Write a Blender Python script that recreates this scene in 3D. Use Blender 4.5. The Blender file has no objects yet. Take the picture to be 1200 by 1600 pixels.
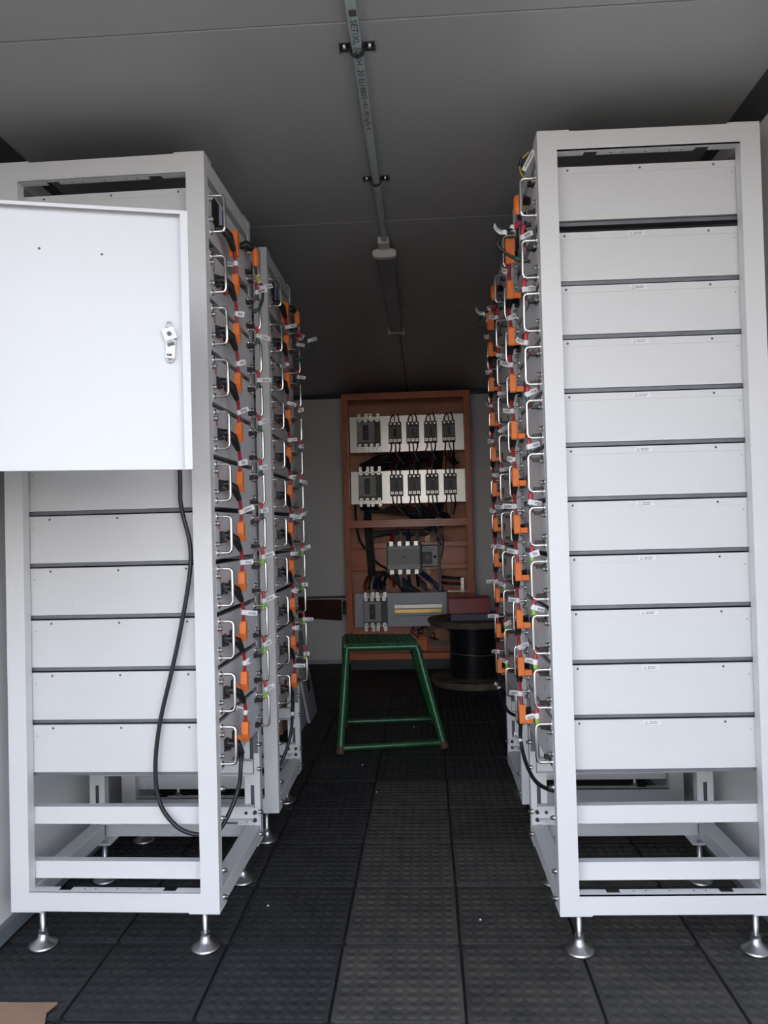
import bpy, bmesh, math, random
from mathutils import Vector, Matrix
random.seed(7)
SC = bpy.context.scene
C = SC.collection
PI = math.pi
# ---------------------------------------------------------------- camera, world, exposure
cd = bpy.data.cameras.new('camera'); cam = bpy.data.objects.new('camera', cd); C.objects.link(cam)
cd.sensor_fit = 'HORIZONTAL'; cd.sensor_width = 36; cd.lens = 36.117; cd.clip_start = 0.02; cd.clip_end = 200
R_ = Vector((0.998197, 0.054254, -0.025692)); U_ = Vector((0.026703, -0.017982, 0.999482)); F_ = Vector((-0.053764, 0.998365, 0.019399))
m3 = Matrix((R_, U_, -F_)).transposed()
cam.matrix_world = Matrix.Translation((0, 0, 1.1151)) @ m3.to_4x4()
SC.camera = cam
w = bpy.data.worlds.new('sky'); SC.world = w; w.use_nodes = True
nt = w.node_tree; nt.nodes.clear()
wo = nt.nodes.new('ShaderNodeOutputWorld'); bg = nt.nodes.new('ShaderNodeBackground')
tc = nt.nodes.new('ShaderNodeTexCoord'); sx = nt.nodes.new('ShaderNodeSeparateXYZ'); cr = nt.nodes.new('ShaderNodeValToRGB')
cr.color_ramp.elements[0].position = 0.0; cr.color_ramp.elements[0].color = (1.0, .98, .95, 1)
cr.color_ramp.elements[1].position = 1.0; cr.color_ramp.elements[1].color = (.30, .36, .50, 1)
e1 = cr.color_ramp.elements.new(.14); e1.color = (.84, .85, .88, 1)
e1 = cr.color_ramp.elements.new(.40); e1.color = (.56, .62, .75, 1)
nt.links.new(tc.outputs['Generated'], sx.inputs[0]); nt.links.new(sx.outputs['Z'], cr.inputs[0])
nt.links.new(cr.outputs[0], bg.inputs[0]); bg.inputs[1].default_value = 2.2
nt.links.new(bg.outputs[0], wo.inputs[0])
sl = bpy.data.lights.new('sun', 'SUN'); sl.energy = 2.6; sl.angle = .01; sl.color = (1, .93, .84)
so_ = bpy.data.objects.new('sun', sl); C.objects.link(so_); so_.rotation_euler = (-math.radians(58), 0, math.radians(14))   # behind the container, in front of it the ground is sunlit
SC.view_settings.view_transform = 'Standard'; SC.view_settings.look = 'None'
SC.view_settings.gamma = 1.0; SC.view_settings.use_curve_mapping = False
SC.view_settings.exposure = 1.36

# ---------------------------------------------------------------- materials
def mat(name, col, rough=.5, metal=0., noise=0., nscale=20., bump=0., rnd=0., dust=None, spec=.5, alpha=1., trans=0.):
    m = bpy.data.materials.new(name); m.use_nodes = True
    n = m.node_tree.nodes; l = m.node_tree.links; b = n['Principled BSDF']
    b.inputs['Roughness'].default_value = rough; b.inputs['Metallic'].default_value = metal
    b.inputs['Specular IOR Level'].default_value = spec
    b.inputs['Base Color'].default_value = (*col, 1)
    if trans: b.inputs['Transmission Weight'].default_value = trans
    t = n.new('ShaderNodeTexCoord'); src = None
    tex = n.new('ShaderNodeTexNoise'); tex.inputs['Scale'].default_value = nscale; tex.inputs['Detail'].default_value = 6
    l.new(t.outputs['Object'], tex.inputs['Vector'])
    if dust is not None or noise:
        r = n.new('ShaderNodeValToRGB'); r.color_ramp.elements[0].position = .35; r.color_ramp.elements[1].position = .7
        c2 = dust if dust is not None else tuple(min(1, c * (1 + noise)) for c in col)
        c1 = col if dust is not None else tuple(c * (1 - noise) for c in col)
        r.color_ramp.elements[0].color = (*c1, 1); r.color_ramp.elements[1].color = (*c2, 1)
        l.new(tex.outputs['Fac'], r.inputs[0]); src = r.outputs[0]
        if rnd:
            oi = n.new('ShaderNodeObjectInfo'); mr = n.new('ShaderNodeMapRange')
            mr.inputs['To Min'].default_value = 1 - rnd; mr.inputs['To Max'].default_value = 1 + rnd
            l.new(oi.outputs['Random'], mr.inputs['Value'])
            mx = n.new('ShaderNodeVectorMath'); mx.operation = 'SCALE'
            l.new(src, mx.inputs[0]); l.new(mr.outputs[0], mx.inputs['Scale']); src = mx.outputs[0]
        l.new(src, b.inputs['Base Color'])
    if bump:
        bp = n.new('ShaderNodeBump'); bp.inputs['Strength'].default_value = bump; bp.inputs['Distance'].default_value = .002
        l.new(tex.outputs['Fac'], bp.inputs['Height']); l.new(bp.outputs[0], b.inputs['Normal'])
    return m
M = {}
M['white'] = mat('white_powder_coat', (.68, .69, .70), .42, noise=.02, nscale=3, bump=.03)
M['plate'] = mat('pale_plate_coat', (.64, .65, .66), .45, noise=.02, nscale=4)
M['door'] = mat('white_enamel', (.60, .62, .65), .4, noise=.015, nscale=2)
M['front'] = mat('grey_front_panel', (.66, .67, .70), .45, noise=.05, nscale=9)
M['rail'] = mat('shelf_rail_grey', (.16, .17, .19), .5, .3, noise=.1)
M['darkcase'] = mat('dark_module_lid', (.17, .18, .2), .5, .2, noise=.1)
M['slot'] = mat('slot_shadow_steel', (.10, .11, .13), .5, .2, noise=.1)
M['chrome'] = mat('chrome', (.82, .80, .78), .16, 1., noise=.02)
M['steel'] = mat('zinc_steel', (.55, .55, .56), .32, 1., noise=.08, nscale=40)
M['black'] = mat('black_plastic', (.012, .013, .016), .4, noise=.1)
M['cable'] = mat('black_cable', (.010, .012, .016), .42, noise=.1, nscale=60)
M['orange'] = mat('orange_plastic', (.90, .22, .045), .4, noise=.05)
M['redcable'] = mat('red_cable', (.33, .022, .03), .38, noise=.1, nscale=80)
M['redboot'] = mat('red_boot', (.5, .04, .06), .45, noise=.08)
M['dgreen'] = mat('dark_green_boot', (.02, .09, .07), .45, noise=.08)
M['lime'] = mat('lime_boot', (.25, .55, .06), .45, noise=.08)
M['tag'] = mat('white_tag_paper', (.75, .76, .78), .6, noise=.02)
M['ink'] = mat('print_ink', (.07, .07, .085), .6, noise=.02)
M['salmon'] = mat('salmon_sticker', (.48, .27, .22), .5, noise=.15, nscale=200)
M['blue'] = mat('blue_strip', (.02, .09, .33), .4, noise=.05)
M['yellow'] = mat('yellow_plastic', (.55, .45, .04), .4, noise=.05)
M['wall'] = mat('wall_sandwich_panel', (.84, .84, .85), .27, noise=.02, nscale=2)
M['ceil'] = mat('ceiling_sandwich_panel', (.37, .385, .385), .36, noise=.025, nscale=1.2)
M['trim'] = mat('dark_trim', (.045, .05, .055), .5, noise=.1)
M['skirt'] = mat('blue_grey_skirting', (.16, .19, .21), .5, noise=.1)
M['palew'] = mat('pale_skirting', (.55, .57, .6), .5, noise=.05)
M['joint'] = mat('floor_joint', (.02, .02, .02), .8, noise=.3)
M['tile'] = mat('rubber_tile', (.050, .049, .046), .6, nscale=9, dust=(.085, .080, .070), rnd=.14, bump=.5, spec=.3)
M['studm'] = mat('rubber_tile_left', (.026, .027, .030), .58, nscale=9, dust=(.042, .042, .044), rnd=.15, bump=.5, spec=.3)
M['conduit'] = mat('conduit_galvanised', (.42, .50, .50), .4, .2, noise=.06, nscale=30)
M['clip'] = mat('dark_clip', (.06, .065, .07), .4, .5, noise=.1)
M['lampbody'] = mat('lamp_grey_plastic', (.55, .53, .52), .5, noise=.03)
M['diffuser'] = mat('lamp_cover', (.16, .17, .20), .25, noise=.05, nscale=5)
M['copper'] = mat('orange_brown_paint', (.74, .22, .10), .27, noise=.10, nscale=6)
M['copperin'] = mat('orange_brown_lit_panel', (.78, .40, .25), .55, noise=.15, nscale=5)  # cabinet paint for the back panel, with the light on it put into the colour
M['mplate'] = mat('galvanised_plate', (.60, .57, .53), .30, .8, noise=.06, nscale=8)
M['gplate'] = mat('grey_cover_plate', (.58, .62, .69), .3, noise=.03)
M['brk'] = mat('breaker_dark_grey', (.13, .14, .135), .5, noise=.08)
M['brkface'] = mat('breaker_face_grey', (.50, .51, .51), .5, noise=.05)
M['small'] = mat('small_breaker_grey', (.30, .29, .28), .5, noise=.05)
M['tin'] = mat('tinned_copper', (.92, .88, .82), .34, .6, noise=.1, nscale=60)
M['wwire'] = mat('grey_white_wire', (.38, .37, .36), .5, noise=.05)
M['bwire'] = mat('blue_wire', (.012, .05, .19), .45, noise=.05)
M['rwire'] = mat('red_wire', (.30, .02, .02), .45, noise=.05)
M['brass'] = mat('brass_bar', (.62, .42, .16), .3, 1., noise=.1)
M['green'] = mat('green_gloss_paint', (.018, .115, .045), .28, noise=.25, nscale=25, bump=.15)
M['rust'] = mat('rusty_foot', (.10, .045, .028), .7, noise=.4, nscale=60)
M['wood'] = mat('weathered_wood', (.15, .125, .09), .75, noise=.35, nscale=14, bump=.5)
M['redp'] = mat('red_plastic', (.36, .05, .055), .32, noise=.1, nscale=4)
M['bluebox'] = mat('slate_blue_box', (.10, .11, .19), .5, noise=.1)
M['brownch'] = mat('brown_channel', (.06, .02, .018), .5, noise=.25, nscale=10)
M['card'] = mat('cardboard', (.33, .21, .14), .75, noise=.08, nscale=12)
M['earth'] = mat('dry_earth', (.25, .19, .13), .9, noise=.2, nscale=.5)
M['panelg'] = mat('slate_panel', (.40, .42, .48), .45, noise=.05)

# ---------------------------------------------------------------- mesh builder
class MB:
    def __init__(s): s.v = []; s.f = []; s.mi = []; s.sm = []; s.mats = []
    def _m(s, m):
        if m is None: m = s.mats[0] if s.mats else 'white'
        if m not in s.mats: s.mats.append(m)
        return s.mats.index(m)
    def raw(s, vs, fs, m=None, smooth=False):
        k = s._m(m); o = len(s.v); s.v += [tuple(x) for x in vs]
        for f in fs: s.f.append(tuple(i + o for i in f)); s.mi.append(k); s.sm.append(smooth)
        return s
    def box(s, a, b, m=None, M4=None):
        x0, y0, z0 = a; x1, y1, z1 = b
        x0, x1 = min(x0, x1), max(x0, x1); y0, y1 = min(y0, y1), max(y0, y1); z0, z1 = min(z0, z1), max(z0, z1)
        vs = [(x, y, z) for z in (z0, z1) for y in (y0, y1) for x in (x0, x1)]
        if M4 is not None: vs = [tuple(M4 @ Vector(v)) for v in vs]
        return s.raw(vs, [(0, 2, 3, 1), (4, 5, 7, 6), (0, 1, 5, 4), (2, 6, 7, 3), (0, 4, 6, 2), (1, 3, 7, 5)], m)
    def loft(s, path, rad, n=8, m=None, caps=True, smooth=True, closed=False, flat=1.):
        pts = [Vector(p) for p in path]; k = len(pts)
        if not hasattr(rad, '__len__'): rad = [rad] * k
        t0 = (pts[1] - pts[0]).normalized()
        up = Vector((0, 0, 1)) if abs(t0.z) < .9 else Vector((0, 1, 0))
        nrm = (up - t0 * up.dot(t0)).normalized(); vs = []
        for i in range(k):
            if closed: t = (pts[(i + 1) % k] - pts[i - 1])
            else: t = pts[min(i + 1, k - 1)] - pts[max(i - 1, 0)]
            t.normalize(); nrm = (nrm - t * nrm.dot(t))
            if nrm.length < 1e-6: nrm = t.orthogonal()
            nrm.normalize(); bi = t.cross(nrm)
            for j in range(n):
                a = 2 * PI * (j + .5) / n
                vs.append(pts[i] + (nrm * math.cos(a) * flat + bi * math.sin(a)) * rad[i])
        fs = []
        for i in range(k if closed else k - 1):
            for j in range(n):
                a, b = i * n + j, i * n + (j + 1) % n; c, d = ((i + 1) % k) * n + (j + 1) % n, ((i + 1) % k) * n + j
                fs.append((a, b, c, d))
        s.raw(vs, fs, m, smooth)
        if caps and not closed:
            s.raw([vs[j] for j in range(n)], [tuple(reversed(range(n)))], m); s.raw([vs[(k - 1) * n + j] for j in range(n)], [tuple(range(n))], m)
        return s
    def lathe(s, c, prof, n=24, m=None, axis='z', smooth=True):
        vs = []
        for r, h in prof:
            for j in range(n):
                a = 2 * PI * j / n; x, y = r * math.cos(a), r * math.sin(a)
                q = (x, y, h) if axis == 'z' else ((h, x, y) if axis == 'x' else (x, h, y))
                vs.append((c[0] + q[0], c[1] + q[1], c[2] + q[2]))
        fs = [(i * n + j, i * n + (j + 1) % n, (i + 1) * n + (j + 1) % n, (i + 1) * n + j) for i in range(len(prof) - 1) for j in range(n)]
        return s.raw(vs, fs, m, smooth)
    def prism(s, poly, z0, z1, m=None):
        n = len(poly); vs = [(x, y, z0) for x, y in poly] + [(x, y, z1) for x, y in poly]
        return s.raw(vs, [tuple(reversed(range(n))), tuple(range(n, 2 * n))] + [(i, (i + 1) % n, n + (i + 1) % n, n + i) for i in range(n)], m)
    def mesh(s, name, bev=0):
        me = bpy.data.meshes.new(name); me.from_pydata(s.v, [], s.f)
        for k in s.mats: me.materials.append(M[k])
        me.polygons.foreach_set('material_index', s.mi); me.polygons.foreach_set('use_smooth', s.sm)
        bm = bmesh.new(); bm.from_mesh(me); bmesh.ops.remove_doubles(bm, verts=bm.verts, dist=1e-6) if bev else None
        bmesh.ops.recalc_face_normals(bm, faces=bm.faces)
        if bev:
            es = [e for e in bm.edges if len(e.link_faces) == 2 and e.calc_face_angle(0) > .6]
            bmesh.ops.bevel(bm, geom=es, offset=bev, segments=1, affect='EDGES', clamp_overlap=True)
        bm.to_mesh(me); bm.free(); me.update(); return me
    def build(s, name, parent=None, bev=0, loc=None):
        o = bpy.data.objects.new(name, s.mesh(name, bev)); C.objects.link(o)
        if parent: o.parent = parent
        if loc: o.location = loc
        return o
def tag(o, label=None, cat=None, group=None, kind=None):
    if label: o['label'] = label
    if cat: o['category'] = cat
    if group: o['group'] = group
    if kind: o['kind'] = kind
    return o
def empty(name, loc=(0, 0, 0), rz=0):
    o = bpy.data.objects.new(name, None); C.objects.link(o); o.location = loc; o.rotation_euler.z = rz; o.empty_display_size = .05
    return o
def inst(name, me, parent=None, loc=(0, 0, 0), rot=None):
    o = bpy.data.objects.new(name, me); C.objects.link(o); o.location = loc
    if rot: o.rotation_euler = rot
    if parent: o.parent = parent
    return o
KIDS = {}
def copy_tree(o, parent=None):
    c = o.copy(); C.objects.link(c)
    if parent is not None: c.parent = parent
    for ch in KIDS.get(o) or o.children: copy_tree(ch, c)
    return c
def spline(pts, n=6):
    P = [Vector(p) for p in pts]; out = []
    P = [P[0] * 2 - P[1]] + P + [P[-1] * 2 - P[-2]]
    for i in range(1, len(P) - 2):
        for k in range(n):
            t = k / n; a, b, c, d = P[i - 1:i + 3]
            out.append(.5 * ((2 * b) + (c - a) * t + (2 * a - 5 * b + 4 * c - d) * t * t + (3 * b - a - 3 * c + d) * t ** 3))
    out.append(P[-2]); return out

# ---------------------------------------------------------------- the setting
XL, XR, YB, ZT, Y0 = -1.196, .922, 6.33, 2.2206, .3
fl = MB().box((XL, Y0, -.12), (XR, YB, -.009), 'joint').build('floor'); tag(fl, kind='structure')
TX, TY = .312, .331
def tile_mesh(mk):
    b = MB(); hx, hy, ch = TX / 2 - .004, TY / 2 - .004, .012
    o = [(-hx + ch, -hy), (hx - ch, -hy), (hx, -hy + ch), (hx, hy - ch), (hx - ch, hy), (-hx + ch, hy), (-hx, hy - ch), (-hx, -hy + ch)]
    i_ = [(x * .975, y * .975) for x, y in o]
    vs = [(x, y, -.009) for x, y in o] + [(x, y, -.001) for x, y in o] + [(x, y, 0) for x, y in i_]
    fs = [(k, (k + 1) % 8, 8 + (k + 1) % 8, 8 + k) for k in range(8)] + [(8 + k, 8 + (k + 1) % 8, 16 + (k + 1) % 8, 16 + k) for k in range(8)] + [tuple(range(16, 24))]
    b.raw(vs, fs, mk)
    for ix in range(9):
        for iy in range(9):
            cx, cy = (ix - 4) * .0325, (iy - 4) * .0345
            b.lathe((cx, cy, 0), [(.0138, 0), (.0120, .0011), (.0001, .0013)], 9, mk)
    return b.mesh('tile')
tm, tmd = tile_mesh('tile'), tile_mesh('studm')
for ix in range(-4, 4):
    for iy in range(-6, 14):
        cx = -.25 + TX * (ix + .5); cy = 2.08 + .331 * (iy + .5)
        if cx > XR + .1 or cy > YB + .1 or cy < Y0 - .1: continue
        if cx + TX / 2 > XR + .004 or cx - TX / 2 < XL - .08 or cy + .1655 > YB + .004:
            # cut tile along the wall
            x0 = max(cx - TX / 2 + .004, XL); x1 = min(cx + TX / 2 - .004, XR); y0 = max(cy - .1615, Y0); y1 = min(cy + .1615, YB)
            if x1 - x0 < .03 or y1 - y0 < .03: continue
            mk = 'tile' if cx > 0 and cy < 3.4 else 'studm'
            b = MB().box((x0, y0, -.009), (x1, y1, 0), mk)
            for jx in range(9):
                for jy in range(9):
                    px, py = cx + (jx - 4) * .0325, cy + (jy - 4) * .0345
                    if x0 + .015 < px < x1 - .015 and y0 + .015 < py < y1 - .015: b.lathe((px, py, 0), [(.0138, 0), (.0120, .0011), (.0001, .0013)], 9, mk)
            b.build('tile', fl); continue
        lx = max(0, XL - (cx - TX / 2))
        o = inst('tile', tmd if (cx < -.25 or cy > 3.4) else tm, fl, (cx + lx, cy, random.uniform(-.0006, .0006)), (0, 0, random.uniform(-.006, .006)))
def shell(name, a, b, m='wall'): return tag(MB().box(a, b, m).build(name), kind='structure')
wl = shell('wall_left', (XL - .09, Y0, -.12), (XL - .008, YB + .09, ZT + .09), 'joint')
wr = shell('wall_right', (XR + .008, Y0, -.12), (XR + .09, YB + .09, ZT + .09), 'joint')
wb = shell('wall_back', (XL - .008, YB + .008, -.12), (XR + .008, YB + .09, ZT + .09), 'joint')
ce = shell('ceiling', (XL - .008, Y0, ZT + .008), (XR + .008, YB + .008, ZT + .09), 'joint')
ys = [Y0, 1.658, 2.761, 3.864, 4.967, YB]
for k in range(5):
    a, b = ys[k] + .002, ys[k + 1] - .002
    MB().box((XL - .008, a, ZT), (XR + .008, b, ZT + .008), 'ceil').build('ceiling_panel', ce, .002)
    MB().box((XL - .008, a, -.009), (XL, b, ZT), 'wall').build('wall_panel', wl, .002)
    MB().box((XR, a, -.009), (XR + .008, b, ZT), 'wall').build('wall_panel', wr, .002)
for a, b in ((XL, -.36), (-.36, .30), (.30, XR)):
    MB().box((a + .002, YB, -.009), (b - .002, YB + .008, ZT), 'wall').build('wall_panel', wb, .002)
def cove(name, a, b): return tag(MB().prism([(0, 0), (.055, 0), (.055, -.012), (.012, -.055), (0, -.055)], 0, 1, 'trim').build(name), kind='structure')
# dark corner trims where wall meets ceiling
def trimbox(name, poly, y0, y1):
    b = MB(); n = len(poly)
    b.raw([(x, y0, z) for x, z in poly] + [(x, y1, z) for x, z in poly], [tuple(range(n)), tuple(reversed(range(n, 2 * n)))] + [(i, n + i, n + (i + 1) % n, (i + 1) % n) for i in range(n)], 'trim')
    return tag(b.build(name), kind='structure')
trimbox('trim_1', [(XL, ZT), (XL + .05, ZT), (XL + .05, ZT - .006), (XL + .006, ZT - .05), (XL, ZT - .05)], Y0, YB)
trimbox('trim_2', [(XR, ZT), (XR - .05, ZT), (XR - .05, ZT - .006), (XR - .006, ZT - .05), (XR, ZT - .05)], Y0, YB)
tag(MB().box((XL + .05, YB - .012, ZT - .035), (XR - .05, YB, ZT), 'trim').build('trim_3', None, .002), kind='structure')
tag(MB().box((XL, Y0, 0), (XL + .014, YB - .002, .05), 'skirt').build('baseboard_left', None, .003), kind='structure')
tag(MB().box((XR - .014, Y0, 0), (XR, YB - .002, .05), 'skirt').build('baseboard_right', None, .003), kind='structure')
tag(MB().box((XL + .014, YB - .008, 0), (XR - .014, YB, .035), 'palew').build('baseboard_back', None, .003), kind='structure')
g = MB(); g.box((-30, -60, -.5), (30, 20, -.42), 'earth'); tag(g.build('ground'), kind='structure')

# ---------------------------------------------------------------- rack frame
W, D, LEG, H = .564, .498, .1216, 2.0
HW, HD = W / 2, D / 2
CW, CDp = .050, .032          # column width / depth
def make_rack(rear=1):
    r = empty('battery_rack')
    T = LEG + H
    for sy in (-1, 1):
        yo, yi = sy * HD, sy * (HD - CDp)
        for sx_ in (-1, 1):
            xo, xi = sx_ * HW, sx_ * (HW - CW); x0, x1 = min(xo, xi), max(xo, xi)
            b = MB(); b.box((x0, yo, LEG), (x1, yo - sy * .003, T), 'white')
            b.box((xo, yo - sy * .003, LEG), (xo - sx_ * .003, yi, T)); b.box((xi, yo - sy * .003, LEG + .05), (xi + sx_ * .003, yi, T - .05))
            # slotted inner plate
            ya, yb = yi, yi + sy * .003
            b.box((x0 + .003, ya, LEG), (x0 + .019, yb, T)); b.box((x1 - .019, ya, LEG), (x1 - .003, yb, T))
            z = LEG
            for k in range(12):
                b.box((x0 + .019, ya, z), (x1 - .019, yb, z + .035)); z += .035 + .1405
            b.box((x0 + .019, ya, T - .035), (x1 - .019, yb, T))
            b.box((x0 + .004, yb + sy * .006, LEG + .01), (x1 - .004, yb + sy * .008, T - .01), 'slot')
            b.build('column', r)
        for top in (0, 1):
            z0, z1 = (T - .05, T) if top else (LEG, LEG + .05)
            b = MB(); b.box((-HW + CW, yo, z0), (HW - CW, yo - sy * .003, z1), 'white')
            zl = z0 if top else z1 - .003
            # inner lip with two notches
            for u0, u1 in ((-HW + CW, -.16), (-.125, .125), (.16, HW - CW)):
                b.box((u0, yo, zl), (u1, yi, zl + .003))
            b.box((-.16, yo, zl), (-.125, yo - sy * .014, zl + .003)); b.box((.125, yo, zl), (.16, yo - sy * .014, zl + .003))
            for u in (-.09, -.06, .0, .06, .09): b.box((u - .002, yo - sy * .020, zl - .0004), (u + .002, yo - sy * .024, zl + .0034), 'slot')
            b.build('top_beam' if top else 'bottom_beam', r)
            for sx_ in (-1, 1):
                z = T if top else LEG
                MB().box((sx_ * HW, yo, z), (sx_ * (HW - .082), yo - sy * .07, z + (.004 if top else -.004)), 'white').build('corner_plate', r, .0007)
        for z0, z1 in ((.337, .383), (.192, .238)):
            b = MB(); yq = sy * (HD - CDp - .006)
            b.box((-HW + .02, yq, z0), (HW - .02, yq - sy * .003, z1), 'white'); b.box((-HW + .02, yq - sy * .003, z0), (HW - .02, yq - sy * .025, z0 + .003)); b.box((-HW + .02, yq - sy * .003, z1 - .003), (HW - .02, yq - sy * .025, z1))
            b.build('crossbar', r)
    for sx_ in (-1, 1):
        for top in (0, 1):
            z0, z1 = (T - .048, T - .002) if top else (LEG + .001, LEG + .048)
            b = MB().box((sx_ * (HW - .001), -HD + CDp, z0), (sx_ * (HW - .048), HD - CDp, z1), 'white'); b.build('side_beam', r, .0015)
        for sy in (-1, 1):
          if sy == rear:
            b = MB().box((sx_ * (HW - .004), sy * (HD - .0335), LEG + .05), (sx_ * (HW - .075), sy * (HD - .0365), LEG + .105), 'white')
            b.build('gusset', r, .0008)
            for dx, dz in ((.018, .066), (.045, .066), (.018, .09), (.045, .09)):
                b = MB().lathe((sx_ * (HW - dx), sy * (HD - .0365), LEG + dz), [(.0075, 0), (.0075, -sy * .002), (.0055, -sy * .002), (.0055, -sy * .006), (.0001, -sy * .006)], 8, 'clip', 'y', False)
                b.build('bolt', r)
          if True:
            b = MB().box((sx_ * (HW - .003), sy * (HD - .033), .40), (sx_ * (HW - .02), sy * (HD - .036), T - .05), 'rail'); b.build('mounting_rail', r)
            # levelling foot
            fx, fy = sx_ * (HW - .057), sy * (HD - .055)
            f = MB().lathe((fx, fy, 0), [(.0078, .028), (.0078, LEG + .004), (.0001, LEG + .004)], 12, 'steel')
            f.lathe((fx, fy, 0), [(.0125, .036), (.0125, .045), (.0001, .045)], 6, 'steel', 'z', False)
            fo = f.build('levelling_foot', r)
            MB().lathe((fx, fy, 0), [(.0001, .001), (.038, .001), (.039, .006), (.036, .010), (.020, .019), (.013, .032), (.012, .038), (.0001, .038)], 28, 'steel').build('foot_disc', fo)
    for sy in (-1, 1):
        for z in (.43, .352, .215, .145):
            MB().lathe((HW, sy * (HD - .040), z), [(.0065, -.004), (.0065, .006), (.0045, .006), (.0045, .011), (.0001, .011)], 8, 'steel', 'x').build('rail_bolt', r)
    # shelf rails below each module
    for z in [1.904 - .003] + [1.872 - .141 * i - .127 for i in range(10)]:
        for sy in (-1, 1):
            b = MB().box((-HW + .02, sy * (HD - .045), z - .001), (HW - .004, sy * (HD - .085), z - .004), 'rail'); b.box((-HW + .02, sy * (HD - .042), z - .010), (HW - .004, sy * (HD - .045), z - .001))
            b.build('shelf_rail', r)
    return r
# ---------------------------------------------------------------- battery module: local origin at face plane, centre of depth, bottom; +x out to the aisle, y along, z up
def ya(a): return a - HD
HM, HT = .127, .141
def handle_mesh(h):
    pts = [(0, 0, h - .012), (.030, 0, h - .012), (.036, 0, h - .0145), (.039, 0, h - .021), (.039, 0, h - .103 + .004), (.036, 0, h - .108), (.030, 0, h - .1105), (0, 0, h - .1105)]
    b = MB().loft(pts, .0043, 8, 'chrome')
    for z in (h - .012, h - .1105): b.lathe((0, 0, z), [(.0085, 0), (.0085, .003), (.0001, .003)], 10, 'chrome', 'x')
    return b.mesh('handle')
boltm = MB().lathe((0, 0, 0), [(.0075, 0), (.0075, .002), (.0058, .002), (.0058, .010), (.0035, .0115), (.0001, .0115)], 8, 'steel', 'x').mesh('bolt')
def label_mesh():
    b = MB().box((-.0225, 0, -.0062), (.0225, .0006, .0062), 'tag')
    y = .0009
    def q(x0, z0, x1, z1): b.box((x0, .0005, z0), (x1, y, z1), 'ink')
    b.raw([(-.0185, y, -.0045), (-.0095, y, -.0045), (-.014, y, .0045)], [(0, 1, 2)], 'ink')
    b.raw([(-.0172, y + .0002, -.0037), (-.0108, y + .0002, -.0037), (-.014, y + .0002, .003)], [(0, 1, 2)], 'tag')
    q(-.0143, -.0022, -.0137, .001)
    for r_, (z0, z1, ls) in enumerate(((.0008, .0032, [4, 3, 5, 2]), (-.0034, -.001, [6, 4, 3]))):
        x = -.007
        for l in ls:
            for i in range(l):
                q(x, z0, x + .0009, z1 if i % 2 else z1 - .0006); x += .0013
            x += .0014
    b.v = [(-x, y_, z) for x, y_, z in b.v]      # read from the +y side
    return b.mesh('warning_label')
labm = label_mesh()
def make_module(top=False):
    h = HT if top else HM
    r = empty('battery_module' if not top else 'control_module')
    b = MB().box((-.548, ya(.038), 0), (-.004, ya(D - .038), h - .001), 'plate')
    for s in (-1, 1):
        y0 = s * (HD - .038)
        b.box((-.548, y0, h - .018), (-.006, y0 + s * .0016, h), 'plate'); b.box((-.548, y0, 0), (-.006, y0 + s * .0008, .045), 'plate')
        for x0, x1 in ((-.14, -.089), (-.443, -.397)): b.box((x0, y0, .017), (x1, y0 + s * .0014, .037), 'plate')
        for x in ((-.083, -.27, -.459) if (s < 0 or top) else (-.07, -.441)):
            b.lathe((x, y0 + s * .0016, h - .009), [(.0032, 0), (.0026, s * .0012), (.0001, s * .0014)], 8, 'slot', 'y')
        b.lathe((-.505, y0, h - .03), [(.0016, s * .0004), (.0001, s * .0006)], 6, 'slot', 'y')
    b.box((-.54, ya(.044), h - .0012), (-.01, ya(D - .044), h - .0004), 'darkcase')
    b.build('case', r)
    b = MB().box((-.004, ya(.034), 0), (0, ya(D - .034), h), 'front')
    b.build('front_panel', r, .0006)
    hm = handle_mesh(h) if not top else handle_mesh(h - .008)
    inst('handle', hm, r, (0, ya(.050), 0)); inst('handle', hm, r, (0, ya(.448), 0))
    for a in (.040, D - .040):
        for z in (h - .031, h - .087): inst('bolt', boltm, r, (0, ya(a), z))
    if not top:
        # black power outlet with bracket
        b = MB().box((0, ya(.072), h - .084), (.004, ya(.098), h - .052), 'black'); b.box((.004, ya(.076), h - .060), (.013, ya(.096), h - .054)); b.box((.004, ya(.076), h - .083), (.013, ya(.096), h - .077)); b.box((.004, ya(.080), h - .073), (.016, ya(.088), h - .064))
        b.build('power_socket', r)
        b = MB().box((0, ya(.150), h - .078), (.004, ya(.178), h - .050), 'black'); b.build('power_socket', r)
        b = MB().box((0, ya(.060), h - .048), (.0006, ya(.078), h - .028), 'salmon'); b.build('sticker', r)
    else:
        MB().box((0, ya(.062), h - .085), (.003, ya(.125), h - .012), 'black').build('display_window', r, .001)
        MB().box((0, ya(.165), h - .062), (.002, ya(.200), h - .012), 'blue').build('blue_strip', r)
        MB().lathe((0, ya(.30), h - .030), [(.009, 0), (.009, .008), (.0001, .009)], 12, 'yellow', 'x').build('push_button', r)
        b = MB()
        for z in (h - .050, h - .075, h - .10): b.box((0, ya(.27), z), (.006, ya(.285), z + .008), 'black')
        b.build('indicator_row', r)
    for z in (h - .026, h - .103):
        b = MB().box((0, ya(.418), z - .007), (.005, ya(.438), z + .007), 'black'); b.box((.005, ya(.420), z - .005), (.017, ya(.424), z + .005)); b.box((.005, ya(.432), z - .005), (.017, ya(.436), z + .005))
        b.build('comm_port', r)
    b = MB()
    for a, z in ((.36, .045), (.36, .05), (.39, .06)): b.lathe((0, ya(a), z), [(.0022, 0), (.0001, .001)], 6, 'slot', 'x')
    b.build('indicator_light', r)
    if not top: inst('warning_label', labm, r, (-.256, HD - .0362, h - .0085), (0, 0, 0))
    return r
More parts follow.
